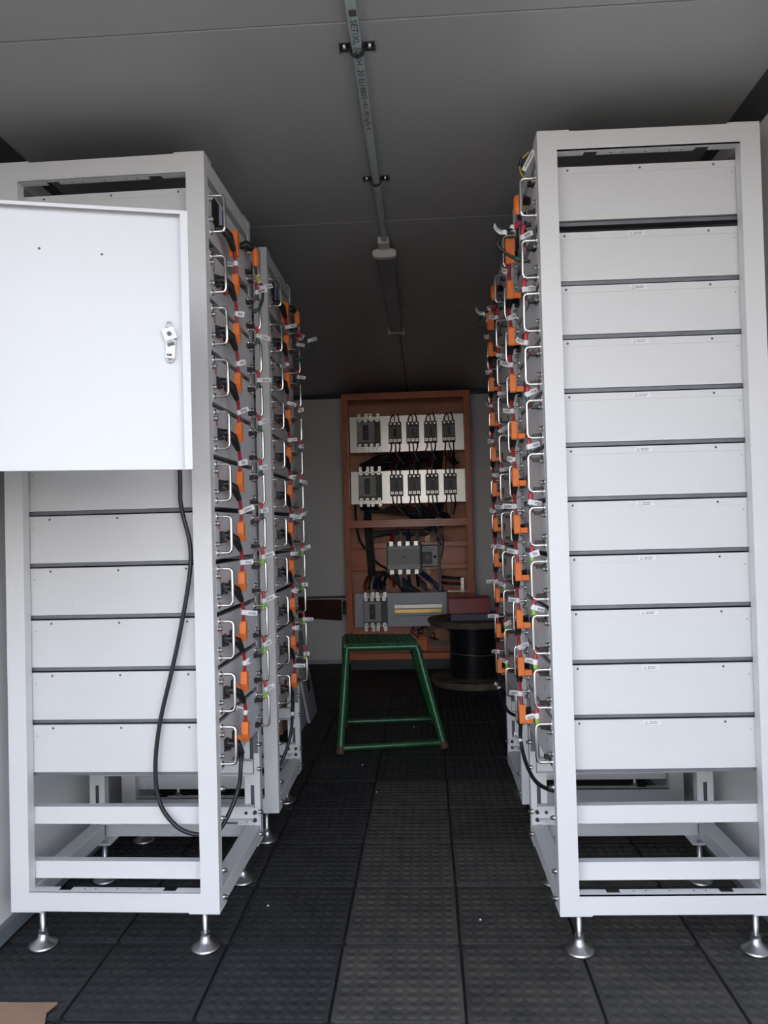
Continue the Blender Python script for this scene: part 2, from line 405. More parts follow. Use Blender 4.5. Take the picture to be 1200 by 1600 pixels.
# ---------------------------------------------------------------- jumper cable, origin at the face plane, y centre, z = top of upper module
def flag_mesh(L, hgt, name='cable_tag'):
    b = MB().lathe((0, 0, 0), [(.0068, -.007), (.0072, -.0065), (.0072, .0065), (.0068, .007)], 10, 'tag')
    n = 5
    vs = []
    for i in range(n + 1):
        u = L * i / n; bend = .006 * math.sin(i / n * PI)
        for t in (-.0006, .0006):
            for z in (-hgt / 2, hgt / 2): vs.append((bend + t, u, z + .002 * i / n))
    fs = []
    for i in range(n):
        o = i * 4; fs += [(o, o + 1, o + 5, o + 4), (o + 2, o + 6, o + 7, o + 3), (o, o + 4, o + 6, o + 2), (o + 1, o + 3, o + 7, o + 5)]
    fs += [(0, 2, 3, 1), (n * 4, n * 4 + 1, n * 4 + 3, n * 4 + 2)]
    b.raw(vs, fs, 'tag')
    for s in (-1, 1):
        for z in (-.0022, .0016):
            b.box((s * .0042 + .003, L * .30, z), (s * .0046 + .003, L * .85, z + .0016), 'ink')
    return b.mesh(name)
flags = [flag_mesh(.030, .013), flag_mesh(.040, .014), flag_mesh(.022, .016)]
def make_jumper(long=False):
    r = empty('power_jumper_cable')
    zb, zo = -.062, -.141 - .026
    if long: zo -= 0
    b = MB().loft([(.002, ya(.088), zb), (.022, ya(.092), zb - .002), (.034, ya(.110), zb - .014), (.039, ya(.140), zb - .044)], [.0085, .0115, .0125, .0075], 8, 'black'); b.build('black_plug', r)
    b = MB().loft(spline([(.039, ya(.136), zb - .038), (.0395, ya(.150), zb - .056), (.039, ya(.158), zb - .076), (.037, ya(.163), zo + .0)], 5), .0051, 10, 'redcable'); b.build('cable', r)
    # orange plug: tall body with a foot that enters the panel
    b = MB(); x0, x1 = .027, .046; a0, a1 = .153, .173
    pr = [(a0 + .003, zo), (a1 - .003, zo), (a1, zo - .006), (a1, zo - .052), (a1 - .003, zo - .057), (a0 + .012, zo - .057), (a0 - .002, zo - .034), (a0, zo - .006)]
    n = len(pr); b.raw([(x0, ya(a), z) for a, z in pr] + [(x1, ya(a), z) for a, z in pr], [tuple(range(n)), tuple(range(2 * n - 1, n - 1, -1))] + [(i, n + i, n + (i + 1) % n, (i + 1) % n) for i in range(n)], 'orange')
    b.box((.004, ya(a0 + .011), zo - .055), (x0, ya(a1 - .002), zo - .038))
    b.build('orange_plug', r, .0015)
    return r
# ---------------------------------------------------------------- comm link
def make_comm(lime=False, top=False):
    r = empty('communication_cable'); aa = .428
    z1, z2 = -.103, -.141 - .026
    P = spline([(.012, ya(aa), z1), (.022, ya(aa + .001), z1 - .001), (.032, ya(aa + .003), z1 - .010), (.034, ya(aa + .003), (z1 + z2) / 2), (.032, ya(aa + .003), z2 + .010), (.022, ya(aa + .001), z2 + .001), (.012, ya(aa), z2)], 5)
    MB().loft(P, .0026, 6, 'redcable').build('cable', r)
    MB().loft(P[8:15], .0058, 8, 'redboot').build('red_boot', r)
    MB().loft(P[-15:-9], .0062, 8, 'lime' if lime else 'dgreen').build('green_boot', r)
    MB().box((.010, ya(aa - .006), z1 - .005), (.024, ya(aa + .006), z1 + .005), 'black').build('connector', r, .001)
    MB().box((.010, ya(aa - .006), z2 - .005), (.024, ya(aa + .006), z2 + .005), 'black').build('connector', r, .001)
    return r
rack0 = make_rack(1); rack1 = make_rack(-1); mod0 = make_module(); top0 = make_module(True); jum0 = make_jumper(); com0 = make_comm(); com1 = make_comm(True)

def take(o):
    return copy_tree(o)
ORD = ['top', 'second from the top', 'third from the top', 'fourth from the top', 'fifth from the top', 'sixth from the top', 'fifth from the bottom', 'fourth from the bottom', 'third from the bottom', 'second from the bottom', 'bottom']
def rack_pose(kx, ky, a, side):
    lx = -HW if side == 'l' else HW; ly = HD
    cx = kx + lx * math.cos(a) - ly * math.sin(a); cy = ky + lx * math.sin(a) + ly * math.cos(a)
    return (cx, cy, a + (PI if side == 'r' else 0))
RACKS = [('near left', 'l', rack_pose(-.5622, 1.997, -.0184, 'l'), 'white open-frame battery rack nearest on the left, partly behind the open box door'),
         ('far left', 'l', rack_pose(-.5422, 2.7057, -.001, 'l'), 'white battery rack standing directly behind the near left rack, black leads down its aisle side'),
         ('near right', 'r', rack_pose(.3126, 1.9877, .0137, 'r'), 'white open-frame battery rack nearest on the right, all eleven side plates showing'),
         ('far right', 'r', rack_pose(.3153, 2.7751, -.001, 'r'), 'white battery rack hidden behind the near right rack, only its aisle edge showing')]
FR = {}
for nm, side, (cx, cy, th), lab in RACKS:
    r = take(rack0 if side == 'l' else rack1); r.location = (cx, cy, 0); r.rotation_euler.z = th
    tag(r, lab, 'battery rack', 'battery racks along the aisle')
    Mx = Matrix.Translation((cx, cy, 0)) @ Matrix.Rotation(th, 4, 'Z'); FR[nm] = Mx
    def place(o, z, x=HW, y=0.):
        p = Mx @ Vector((x, y, z)); o.location = p; o.rotation_euler.z = th
    tops = [1.904 + HT] + [1.872 - .141 * i for i in range(10)]
    for i in range(11):
        if i == 0:
            o = take(top0); place(o, 1.904)
            tag(o, 'taller control module with black display window at the top of the %s rack' % nm, 'control module', 'control modules of the four racks')
        else:
            o = take(mod0); place(o, tops[i] - HM)
            tag(o, 'grey-faced battery module with chrome handles, %s, %s rack' % (ORD[i], nm), 'battery module', 'battery modules in the %s rack' % nm)
    for i in range(10):
        o = take(jum0); place(o, tops[i] if i else tops[0] - .028 + .0)
        up, lo = (ORD[i], ORD[i + 1])
        if i == 0:
            place(o, tops[1] + .141)
        tag(o, 'red cable with orange and black plugs, %s link, %s rack' % ((['topmost', 'second from the top', 'third from the top', 'fourth from the top', 'fifth from the top', 'fifth from the bottom', 'fourth from the bottom', 'third from the bottom', 'second from the bottom', 'lowest'])[i], nm), 'power cable', 'power jumper cables on the %s rack' % nm)
        rd = random.Random(i * 7 + len(nm) * 3 + (1 if side == 'l' else 0))
        t = inst('cable_tag', flags[rd.randrange(3)], o, (.039, ya(.158), -.140 + rd.uniform(-.004, .004)), (rd.uniform(-.35, .35), 0, rd.choice([-1.1, -1.35, -1.6, -.7, -1.2, 1.45])))
        if i == 0:  # an extra orange plug above it, on the control module
            b = MB(); zo = .010
            pr = [(.153, zo), (.172, zo), (.175, zo - .006), (.175, zo - .05), (.168, zo - .075), (.158, zo - .075), (.147, zo - .05), (.150, zo - .006)]
            n = len(pr); zz = -.072
            b.raw([(.02, ya(a), z + zz + .02) for a, z in pr] + [(.047, ya(a), z + zz + .02) for a, z in pr], [tuple(range(n)), tuple(range(2 * n - 1, n - 1, -1))] + [(k, n + k, n + (k + 1) % n, (k + 1) % n) for k in range(n)], 'orange')
            b.build('orange_plug', o, .0015)
            MB().loft(spline([(.036, ya(.162), -.112), (.038, ya(.162), -.14), (.037, ya(.163), -.165)], 4), .0051, 8, 'redcable').build('cable', o)
        o = take(com1 if i > 5 else com0); place(o, tops[i] if i else tops[1] + .141)
        tag(o, 'thin red data cable with white tag, %s one, %s rack' % ((['topmost', 'second from the top', 'third from the top', 'fourth from the top', 'fifth from the top', 'fifth from the bottom', 'fourth from the bottom', 'third from the bottom', 'second from the bottom', 'lowest'])[i], nm), 'data cable', 'communication cables on the %s rack' % nm)
        rd = random.Random(i * 13 + len(nm) * 5 + 2)
        inst('cable_tag', flags[rd.choice([0, 0, 2] if side == 'r' else [0, 1, 1, 2])], o, (.034, ya(.431), -.135 + rd.uniform(-.004, .004)), (rd.uniform(-.4, .4), 0, rd.choice([1.4, 1.55, -1.3, 1.0, -1.5] if side == 'r' else [-1.1, -1.3, -1.55, -.6, -1.9])))
def rk(nm, p, a, z): return tuple(FR[nm] @ Vector((HW + p, ya(a), z)))
# upper orange + black harness plug at the rear of each control module, hanging cable with tag
for nm, side, pose, _ in RACKS:
    e = empty('harness_lead', rk(nm, .0, .36, 1.96), pose[2])
    tag(e, {'near left': 'black and orange harness plug with hanging black lead, top of near left rack', 'far left': 'harness lead with red end and two white tags, top of far left rack', 'near right': 'harness lead with red end and white tags, top of near right rack', 'far right': 'harness lead with white tag at the top of the far right rack'}[nm], 'cable')
    s = .05
    MB().loft([(0, 0, .04), (.02, 0, .045), (.034, .02, .04)], [.010, .014, .012], 8, 'black').build('black_plug', e)
    b = MB().loft([(.030, .02, .045), (.038, .035, .035), (.040, .04, .0), (.038, .04, -.012)], [.010, .013, .012, .008], 8, 'orange'); b.build('orange_plug', e)
    big = .0 if nm == 'near left' else .05
    P = spline([(.038, .04, -.01), (.040, .05, -.04), (.050 + big * .5, .068, -.065), (.052 + big, .075, -.10), (.040 + big * .5, .072, -.135), (.016, .07, -.15)], 5)
    MB().loft(P, .0045, 8, 'cable').build('cable', e)
    MB().loft(P[4:9], .0068, 8, 'redboot' if nm != 'near left' else 'yellow').build('boot', e)
    MB().loft(P[-5:-1], .0065, 8, 'dgreen').build('green_boot', e)
    inst('cable_tag', flags[1], e, tuple(P[11]), (.3, 0, -.9)); inst('cable_tag', flags[2], e, tuple(P[8]), (-.5, 0, 1.2 if side == 'l' else 2.6))
# yellow green wire loop with tag on top of the near right rack
e = empty('earth_wire', rk('near right', 0, .44, 2.03)); tag(e, 'thin yellow wire loop with white tag, top corner of near right rack', 'wire')
P = spline([(.01, 0, -.005), (-.02, .01, .0), (-.035, .015, .03), (-.030, .01, .055), (-.012, 0, .07)], 6)
MB().loft(P, .0022, 6, 'yellow').build('wire', e); MB().loft(P[14:20], .0055, 6, 'black').build('boot', e)
b = MB().box((-.006, -.001, -.03), (.006, .001, .03), 'tag', Matrix.Translation((-.014, -.004, .045)) @ Matrix.Rotation(.5, 4, 'Y')); b.box((-.002, -.0016, -.02), (.0, .0, .022), 'ink', Matrix.Translation((-.014, -.004, .045)) @ Matrix.Rotation(.5, 4, 'Y')); b.build('cable_tag', e)

# ---------------------------------------------------------------- hanging black cables
def cable(name, pts, r, label, m='cable', n=8, grp=None, plug=None):
    o0 = Vector(pts[-1]); e = MB().loft([p - o0 for p in spline(pts, n)], r, 10, m).build(name, None, 0, tuple(o0))
    tag(e, label, 'cable', grp); return e
k = 2.012 / 1.95
raw = [(-.628, 1.277), (-.627, 1.183), (-.606, 1.084), (-.609, 1.002), (-.634, .871), (-.661, .757), (-.694, .627), (-.708, .513), (-.698, .424), (-.657, .366), (-.612, .345)]
pts = [(-.625 * k, 2.016, 1.885), (-.632 * k, 2.014, 1.6)] + [(x * k, 2.012, 1.115 + (z - 1.115) * k) for x, z in raw]
pts += [(-.592, 2.022, .318), (-.572, 2.052, .318), (-.548, 2.075, .36), (-.528, 2.092, .42), (-.523, 2.097, .475), rk('near left', .036, .115, .500)]
pts[0] = (-.64, 2.07, 1.892); pts[1] = (-.647, 2.014, 1.80)
c1 = cable('power_lead', pts, .0058, 'thick black cable looping down in front of the near left rack')
MB().loft([Vector(rk('near left', .002, .088, .54)) - c1.location, Vector(rk('near left', .03, .092, .535)) - c1.location, Vector(rk('near left', .036, .115, .500)) - c1.location], [.009, .013, .009], 8, 'black').build('plug', c1)
def lead(nm, pts, label):
    P = [rk(nm, *p) for p in pts]; c = cable('power_lead', P, .0058, label)
    e = Vector(P[0]) - c.location; q = [Vector(rk(nm, .002, .088, .54)) - c.location, Vector(rk(nm, .03, .092, .535)) - c.location, e]
    MB().loft(q, [.009, .013, .009], 8, 'black').build('plug', c)
    inst('cable_tag', flags[1], c, Vector(rk(nm, pts[1][0], pts[1][1], pts[1][2])) - c.location, (.2, 0, .4)); return c
lead('near right', [(.036, .112, .505), (.036, .105, .455), (.03, .15, .405), (.02, .26, .385), (.004, .38, .40), (-.03, .452, .415)], 'black cable curving below the bottom module of the near right rack')
lead('far left', [(.036, .112, .505), (.034, .115, .44), (.026, .11, .36), (.0, .08, .28), (-.04, .06, .22)], 'black cable hanging from the bottom module of the far left rack')
lead('far right', [(.036, .112, .505), (.036, .11, .45), (.03, .16, .41), (.02, .26, .395), (.004, .36, .40), (-.03, .43, .41)], 'black cable curving below the far right rack modules beside the wooden drum')

# ---------------------------------------------------------------- wall box with open door (left, close to the camera)
bx = empty('control_box', (-.991, 1.355, 1.24)); tag(bx, 'white wall box with its blank door swung open towards the aisle, upper left', 'enclosure')
b = MB().box((-.205, -.555, 0), (-.203, 0, .515), 'door'); b.box((-.205, -.555, 0), (0, -.553, .515)); b.box((-.205, -.002, 0), (0, 0, .515)); b.box((-.205, -.555, 0), (0, 0, .002)); b.box((-.205, -.555, .513), (0, 0, .515))
b.build('body', bx)
dr = empty('door', (0, 0, 0), math.atan2(.263, .965)); dr.parent = bx
dm = MB(); L = .553; Z0, Z1 = -.001, .514
dm.box((.004, .014, Z0), (L, .0155, Z1), 'door')
dm.box((L - .0015, 0, Z0), (L, .014, Z1)); dm.box((.004, 0, Z1 - .0015), (L - .0015, .014, Z1)); dm.box((.004, 0, Z0), (L - .0015, .014, Z0 + .0015)); dm.box((.004, 0, Z0), (.0055, .014, Z1))
dm.box((L - .015, -.0012, Z0), (L, 0, Z1)); dm.box((.004, -.0012, Z1 - .007), (L - .015, 0, Z1))
for x, z in ((L - .28, .43), (L - .165, .424)): dm.lathe((x, .0138, z), [(.0025, 0), (.0018, -.001), (.0001, -.0012)], 8, 'slot', 'y')
d = bpy.data.objects.new('door', dm.mesh('door')); C.objects.link(d); d.parent = bx; d.rotation_euler.z = dr.rotation_euler.z
bpy.data.objects.remove(dr); d.name = 'door'
lk = MB(); T1 = Matrix.Translation((L - .040, .008, .268)) @ Matrix.Rotation(-.35, 4, 'Y')
lk.box((-.012, -.006, -.012), (.012, 0, .012), 'tag', T1); lk.box((-.010, -.004, -.022), (.004, 0, -.010), 'tag', T1)
T2 = Matrix.Translation((L - .038, .008, .240)) @ Matrix.Rotation(.06, 4, 'Y')
lk.box((-.009, -.004, -.020), (.009, .003, .016), 'tag', T2)
lk.box((-.004, -.0055, .004), (.010, -.004, .010), 'clip', T2 @ Matrix.Rotation(-.35, 4, 'Y'))
lk.lathe((L - .040, .002, .268), [(.0045, 0), (.0045, -.003), (.0001, -.003)], 6, 'clip', 'y', False)
lk.lathe((L - .046, .006, .270), [(.0022, 0), (.0001, -.006)], 6, 'steel', 'y', False); lk.lathe((L - .034, .006, .266), [(.0022, 0), (.0001, -.006)], 6, 'steel', 'y', False)
lk.build('lock', d)
rg = MB().loft([(L - .041 + .006 * math.cos(t), .009, .288 + .006 * math.sin(t)) for t in [i * PI / 6 for i in range(12)]], .0013, 6, 'steel', closed=True)
rg.loft([(L - .040 + .006 * math.cos(t), .009, .219 + .006 * math.sin(t)) for t in [i * PI / 6 for i in range(12)]], .0016, 6, 'steel', closed=True); rg.box((L - .046, .004, .224), (L - .036, .010, .229), 'rust')
rg.build('lock_ring', d)

# ---------------------------------------------------------------- ceiling conduit and lamp
cx, cz = -.128, ZT - .0135
co = MB().loft([(0, Y0 + .05 - 1.7, 0), (0, 2.90 - 1.7, 0)], .0118, 16, 'conduit').build('conduit', None, 0, (cx, 1.7, cz)); tag(co, 'pale metal conduit with black printed letters running along the ceiling', 'conduit')
def text(body, size, m, parent, Mx, name='printed_text', ext=.0001):
    cu = bpy.data.curves.new('t', 'FONT'); cu.body = body; cu.size = size; cu.extrude = ext; cu.resolution_u = 2
    to = bpy.data.objects.new('t', cu); C.objects.link(to); dg = bpy.context.evaluated_depsgraph_get()
    me = bpy.data.meshes.new_from_object(to.evaluated_get(dg)); bpy.data.objects.remove(to)
    me.transform(Mx); me.materials.clear(); me.materials.append(M[m]); o = bpy.data.objects.new(name, me); C.objects.link(o); o.parent = parent; return o
# letters read from below, running away from the camera
TM2 = Matrix(((0, 1, 0, -.005), (1.32, 0, 0, 1.58 - 1.7), (0, 0, -1, -.0121), (0, 0, 0, 1)))
text('\u25a0 SET/XL 50UH  20 EU4800 /4V M16N 4', .0215, 'ink', co, TM2)
for y in (1.735, 2.405):
    e = empty('pipe_clip', (cx, y, ZT)); tag(e, 'dark saddle clip holding the ceiling conduit, %s' % ('nearer one by the first seam' if y < 2 else 'farther one before the lamp'), 'clip', 'saddle clips on the ceiling conduit')
    arc = [(.0165 * math.cos(t), 0, -.0135 + .0165 * -math.sin(t)) for t in [PI * i / 12 for i in range(13)]]
    b = MB(); 
    for i in range(12):
        p, q = Vector(arc[i]), Vector(arc[i + 1]); mid = (p + q) / 2
        ang = math.atan2(-(q.z - p.z), q.x - p.x)
        b.box((-.0025, -.006, -.0012), (.0025, .006, .0012), 'clip', Matrix.Translation(mid) @ Matrix.Rotation(ang, 4, 'Y'))
    for s in (-1, 1):
        b.box((s * .0155, -.006, -.0145), (s * .0175, .006, 0)); b.box((s * .0155, -.006, -.003), (s * .040, .006, 0)); b.box((s * .0385, -.006, -.02), (s * .040, .006, 0))
    b.build('strap', e)
    for s in (-1, 1): MB().lathe((s * .029, 0, -.003), [(.006, 0), (.006, -.003), (.004, -.008), (.0001, -.008)], 8, 'chrome').build('screw', e)
    MB().box((-.042, .008, -.006), (.042, .022, 0), 'clip').build('base_plate', e, .001)
lp = empty('ceiling_lamp', (-.133, 3.5, ZT)); tag(lp, 'unlit tubular ceiling lamp with pale end caps at the end of the conduit', 'lamp')
def oval(w, h, n=24, ex=3.): return [(math.copysign(abs(math.cos(t)) ** (2 / ex), math.cos(t)) * w, math.copysign(abs(math.sin(t)) ** (2 / ex), math.sin(t)) * h) for t in [2 * PI * i / n for i in range(n)]]
def extr(b, prof, y0, y1, m, dx=0, dz=0):
    n = len(prof); b.raw([(x + dx, y0, z + dz) for x, z in prof] + [(x + dx, y1, z + dz) for x, z in prof], [tuple(range(n)), tuple(range(2 * n - 1, n - 1, -1))] + [(i, n + i, n + (i + 1) % n, (i + 1) % n) for i in range(n)], m); return b
extr(MB(), oval(.036, .020), -.50, .66, 'diffuser', 0, -.036).build('lamp_cover', lp)
extr(MB(), oval(.047, .019), -.53, -.50, 'lampbody', 0, -.040).build('end_cap', lp, .003)
extr(MB(), oval(.040, .022), .66, .69, 'diffuser', 0, -.036).build('end_cap', lp, .003)
MB().box((-.022, -.60, -.030), (.022, -.535, -.002), 'lampbody').build('coupling', lp, .003)
MB().box((-.015, -.5, -.018), (.015, .66, 0), 'lampbody').build('base', lp)
b = MB().box((-.045, .64, -.066), (-.030, .66, -.030), 'lampbody'); b.box((-.046, .64, -.064), (.046, .66, -.056)); b.box((.036, .64, -.075), (.044, .66, -.03)); b.build('clip', lp, .002)
tag(MB().loft([(0, -1, 0), (0, 1.09, 0)], .004, 8, 'clip').build('thin_conduit', None, 0, (-.12, 5.19, ZT - .005)), 'thin dark cable on the ceiling between the lamp and the brown cabinet', 'cable')

# ---------------------------------------------------------------- brown electrical cabinet at the back
CY = 6.0; cab = empty('electrical_cabinet', (-.135, 6.1, 0)); tag(cab, 'open orange-brown electrical cabinet full of breakers and wiring against the back wall', 'cabinet')
def P_(b, name, bev=0, lab=None, par=None):
    o = b.build(name, par or cab, bev)
    if par is None: o.location = (0, 0, 0)
    return o
OX, OY = -.135, 6.1
def cbx(b, x0, z0, x1, z1, y0, y1, m=None): return b.box((x0 - OX, y0 - OY, z0), (x1 - OX, y1 - OY, z1), m)
x0, x1, zb, zt = -.636, .364, .085, 2.165
YBk = 6.30
b = MB(); cbx(b, x0, zb, x0 + .006, zt, CY, YBk, 'copper'); cbx(b, x1 - .006, zb, x1, zt, CY, YBk); P_(b, 'side_panel')
b = MB(); cbx(b, x0, zt - .006, x1, zt, CY, YBk, 'copper'); P_(b, 'roof')
b = MB(); cbx(b, x0, zb, x1, zb + .006, CY, YBk, 'copper'); P_(b, 'base')
b = MB(); cbx(b, x0 + .006, zb + .006, x1 - .006, zt - .006, YBk - .006, YBk, 'copperin'); P_(b, 'back_panel')
def member(ax0, az0, ax1, az1, nm='frame_member'):
    b = MB(); cbx(b, ax0, az0, ax1, az1, CY - .004, CY + .03, 'copper')
    if az1 - az0 > ax1 - ax0:
        for t in (.32, .72): cbx(b, ax0 + (ax1 - ax0) * t, az0, ax0 + (ax1 - ax0) * t + .004, az1, CY - .009, CY - .004)
    else:
        for t in (.32, .72): cbx(b, ax0, az0 + (az1 - az0) * t, ax1, az0 + (az1 - az0) * t + .004, CY - .009, CY - .004)
    P_(b, nm, .0015)
member(x0, zb, x0 + .046, zt); member(x1 - .046, zb, x1, zt)
member(x0 + .046, zt - .050, x1 - .046, zt); member(x0 + .046, zb, x1 - .046, zb + .046)
member(x0 + .046, 1.112, x1 - .046, 1.170, 'middle_rail')
b = MB(); cbx(b, x0 + .02, 0, x1 - .02, zb, CY + .03, YBk, 'trim'); P_(b, 'plinth')
for z0, z1 in ((.945, .987), (.768, .808)):
    b = MB(); cbx(b, x0 + .006, z0, x1 - .006, z1, 6.17, 6.19, 'copper'); P_(b, 'mounting_rail', .002)
for z0, z1 in ((.945, .987),):
    b = MB(); cbx(b, -.01, zb + .02, .03, 1.1, 6.24, 6.26, 'copper'); P_(b, 'back_post')
b = MB(); cbx(b, -.585, .80, .31, .94, 6.255, 6.262, 'copper'); P_(b, 'shelf_panel')
# mounting plates
for z0, z1, m in ((1.710, 1.995, 'mplate'), (1.300, 1.558, 'mplate')):
    b = MB(); cbx(b, -.585, z0, .318, z1, 6.10, 6.103, m); cbx(b, -.585, z0, -.583, z1, 6.103, 6.14); cbx(b, .316, z0, .318, z1, 6.103, 6.14); cbx(b, -.585, z1 - .002, .318, z1, 6.103, 6.14)
    cbx(b, -.505, z0 + .005, -.503, z1 - .005, 6.098, 6.10, 'slot'); P_(b, 'mounting_plate')
b = MB(); cbx(b, -.580, .326, .150, .590, 6.10, 6.103, 'gplate'); cbx(b, -.265, .497, .110, .5, 6.0985, 6.10, 'slot'); cbx(b, -.265, .407, .110, .41, 6.0985, 6.10, 'slot')
cbx(b, -.580, .326, -.578, .590, 6.103, 6.14); cbx(b, -.58, .588, .15, .59, 6.103, 6.14)
mp3 = P_(b, 'cover_plate')
b = MB(); cbx(b, -.265, .470, .110, .497, 6.096, 6.0995, 'mplate'); P_(b, 'slot_strip', 0, par=mp3)
b = MB(); cbx(b, -.265, .430, .110, .462, 6.094, 6.0995, 'brass'); P_(b, 'busbar', .002, par=mp3)
def big_breaker(xa, xb, z0, z1, yp=6.10):
    b = MB(); cbx(b, xa, z0, xb, z1, yp - .055, yp, 'brk'); o = P_(b, 'breaker', .002)
    w_ = xb - xa; h_ = z1 - z0
    b = MB(); cbx(b, xa + .002, z0 + h_ * .12, xa + w_ * .76, z1 - h_ * .10, yp - .072, yp - .055, 'brkface'); P_(b, 'breaker_cover', .003, par=o)
    b = MB(); cbx(b, xa + w_ * .26, z0 + h_ * .22, xa + w_ * .5, z1 - h_ * .2, yp - .076, yp - .072, 'black'); P_(b, 'toggle_window', par=o)
    b = MB(); cbx(b, xa + w_ * .32, z0 + h_ * .42, xa + w_ * .44, z0 + h_ * .56, yp - .090, yp - .076, 'brk'); P_(b, 'toggle', .002, par=o)
    for i in range(4):
        xc = xa + w_ * (.12 + .255 * i)
        for up in (1, 0):
            b = MB(); zz = z1 if up else z0; s = 1 if up else -1; lean = .006 * ((i % 2) * 2 - 1)
            cbx(b, xc - .014, zz - s * .015, xc + .012, zz + s * .018, yp - .062, yp - .050, 'tin'); cbx(b, xc - .012 + lean, zz + s * .018, xc + .012 + lean, zz + s * .052, yp - .050, yp - .046, 'tin')
            b.lathe((xc + lean - OX, yp - .050 - OY, zz + s * .036), [(.007, 0), (.007, -.006), (.0001, -.006)], 6, 'steel', 'y', False)
            b.lathe((xc - OX, yp - .062 - OY, zz + s * .004), [(.006, 0), (.004, -.004), (.0001, -.004)], 6, 'slot', 'y', False)
            P_(b, 'terminal_lug', .0008, par=o)
    return o
big_breaker(-.523, -.340, 1.757, 1.960); big_breaker(-.521, -.338, 1.330, 1.541); big_breaker(-.506, -.320, .350, .552)
def small_breaker(xa, xb, z0, z1, red=False):
    yp = 6.10; w_ = xb - xa; h_ = z1 - z0
    b = MB(); cbx(b, xa, z0, xb, z1, yp - .040, yp, 'brk'); o = P_(b, 'small_breaker', .0015)
    b = MB(); cbx(b, xa + .002, z0 + .042, xb - .002, z1 - .040, yp - .052, yp - .040, 'small'); cbx(b, xa + .008, z1 - .060, xa + .03, z1 - .057, yp - .0525, yp - .052, 'slot'); P_(b, 'breaker_cover', .0015, par=o)
    b = MB(); cbx(b, xa + w_ * .42, z0 + h_ * .30, xa + w_ * .62, z0 + h_ * .68, yp - .055, yp - .052, 'rust' if red else 'black'); P_(b, 'toggle', par=o)
    for i in range(3):
        xc = xa + w_ * (.18 + .32 * i)
        b = MB(); cbx(b, xc - .011, z0 + .012, xc + .011, z0 + .034, yp - .048, yp - .040, 'tin'); cbx(b, xc - .005, z0 + .019, xc + .005, z0 + .028, yp - .0485, yp - .048, 'black'); P_(b, 'terminal_lug', par=o)
        b = MB(); cbx(b, xc - .012, z1 - .030, xc + .010, z1 - .012, yp - .048, yp - .040, 'black'); cbx(b, xc - .006, z1 - .024, xc + .006, z1 - .010, yp - .050, yp - .048, 'tin'); P_(b, 'terminal_lug', par=o)
for i, (xa, xb) in enumerate(((-.275, -.173), (-.134, -.034), (.006, .107), (.149, .249))):
    small_breaker(xa, xb, 1.771, 1.940, i == 0); small_breaker(xa + .001, xb + .002, 1.357, 1.525)
# transfer switch
b = MB(); cbx(b, -.315, .745, -.040, .985, 6.09, 6.17, 'brk'); ats = P_(b, 'transfer_switch', .003)
b = MB(); cbx(b, -.305, .816, -.056, .932, 6.075, 6.09, 'brkface'); cbx(b, -.19, .868, -.165, .876, 6.074, 6.075, 'black'); P_(b, 'switch_cover', .002, par=ats)
for z0, z1 in ((.932, .962), (.780, .816)):
    b = MB(); cbx(b, -.307, z0, -.054, z1, 6.070, 6.09, 'tag')
    for i in range(4): b.lathe((-.278 + .065 * i - OX, 6.070 - OY, (z0 + z1) / 2), [(.005, 0), (.0001, -.001)], 6, 'brkface', 'y')
    P_(b, 'terminal_cover', .002, par=ats)
for i in range(4):
    xc = -.277 + .065 * i
    for z0, z1, s in ((.962, .998, 1), (.735, .775, -1)):
        b = MB(); cbx(b, xc - .016, z0, xc + .016, z1, 6.078, 6.083, 'tin'); b.lathe((xc - OX, 6.078 - OY, (z0 + z1) / 2), [(.010, 0), (.010, -.008), (.0001, -.008)], 6, 'steel', 'y', False); P_(b, 'terminal_lug', .001, par=ats)
b = MB(); cbx(b, -.040, .790, .10, .965, 6.105, 6.17, 'black'); cm = P_(b, 'switch_controller', .003)
b = MB(); cbx(b, -.036, .912, .086, .957, 6.098, 6.105, 'tag'); cbx(b, .044, .797, .086, .912, 6.098, 6.105); cbx(b, -.036, .797, .044, .815, 6.098, 6.105)
cbx(b, -.030, .945, -.005, .949, 6.097, 6.098, 'ink'); cbx(b, -.026, .926, .06, .928, 6.097, 6.098, 'ink'); cbx(b, -.02, .804, .035, .807, 6.097, 6.098, 'ink'); P_(b, 'controller_face', 0, par=cm)
b = MB(); b.lathe((.006 - OX, 6.105 - OY, .868), [(.016, 0), (.014, -.012), (.0001, -.012)], 12, 'small', 'y'); cbx(b, -.022, .865, .034, .871, 6.088, 6.094, 'brkface'); cbx(b, .003, .840, .009, .896, 6.088, 6.094, 'brkface'); P_(b, 'rotary_knob', 0, par=cm)
b = MB(); b.lathe((.066 - OX, 6.098 - OY, .870), [(.011, 0), (.010, -.008), (.0001, -.008)], 10, 'black', 'y'); P_(b, 'push_button', 0, par=cm)
b = MB(); cbx(b, .088, .77, .108, .99, 6.10, 6.13, 'black')
for i in range(9): cbx(b, .090, .785 + .022 * i, .104, .793 + .022 * i, 6.096, 6.10, 'small')
P_(b, 'terminal_strip', 0, par=cm)
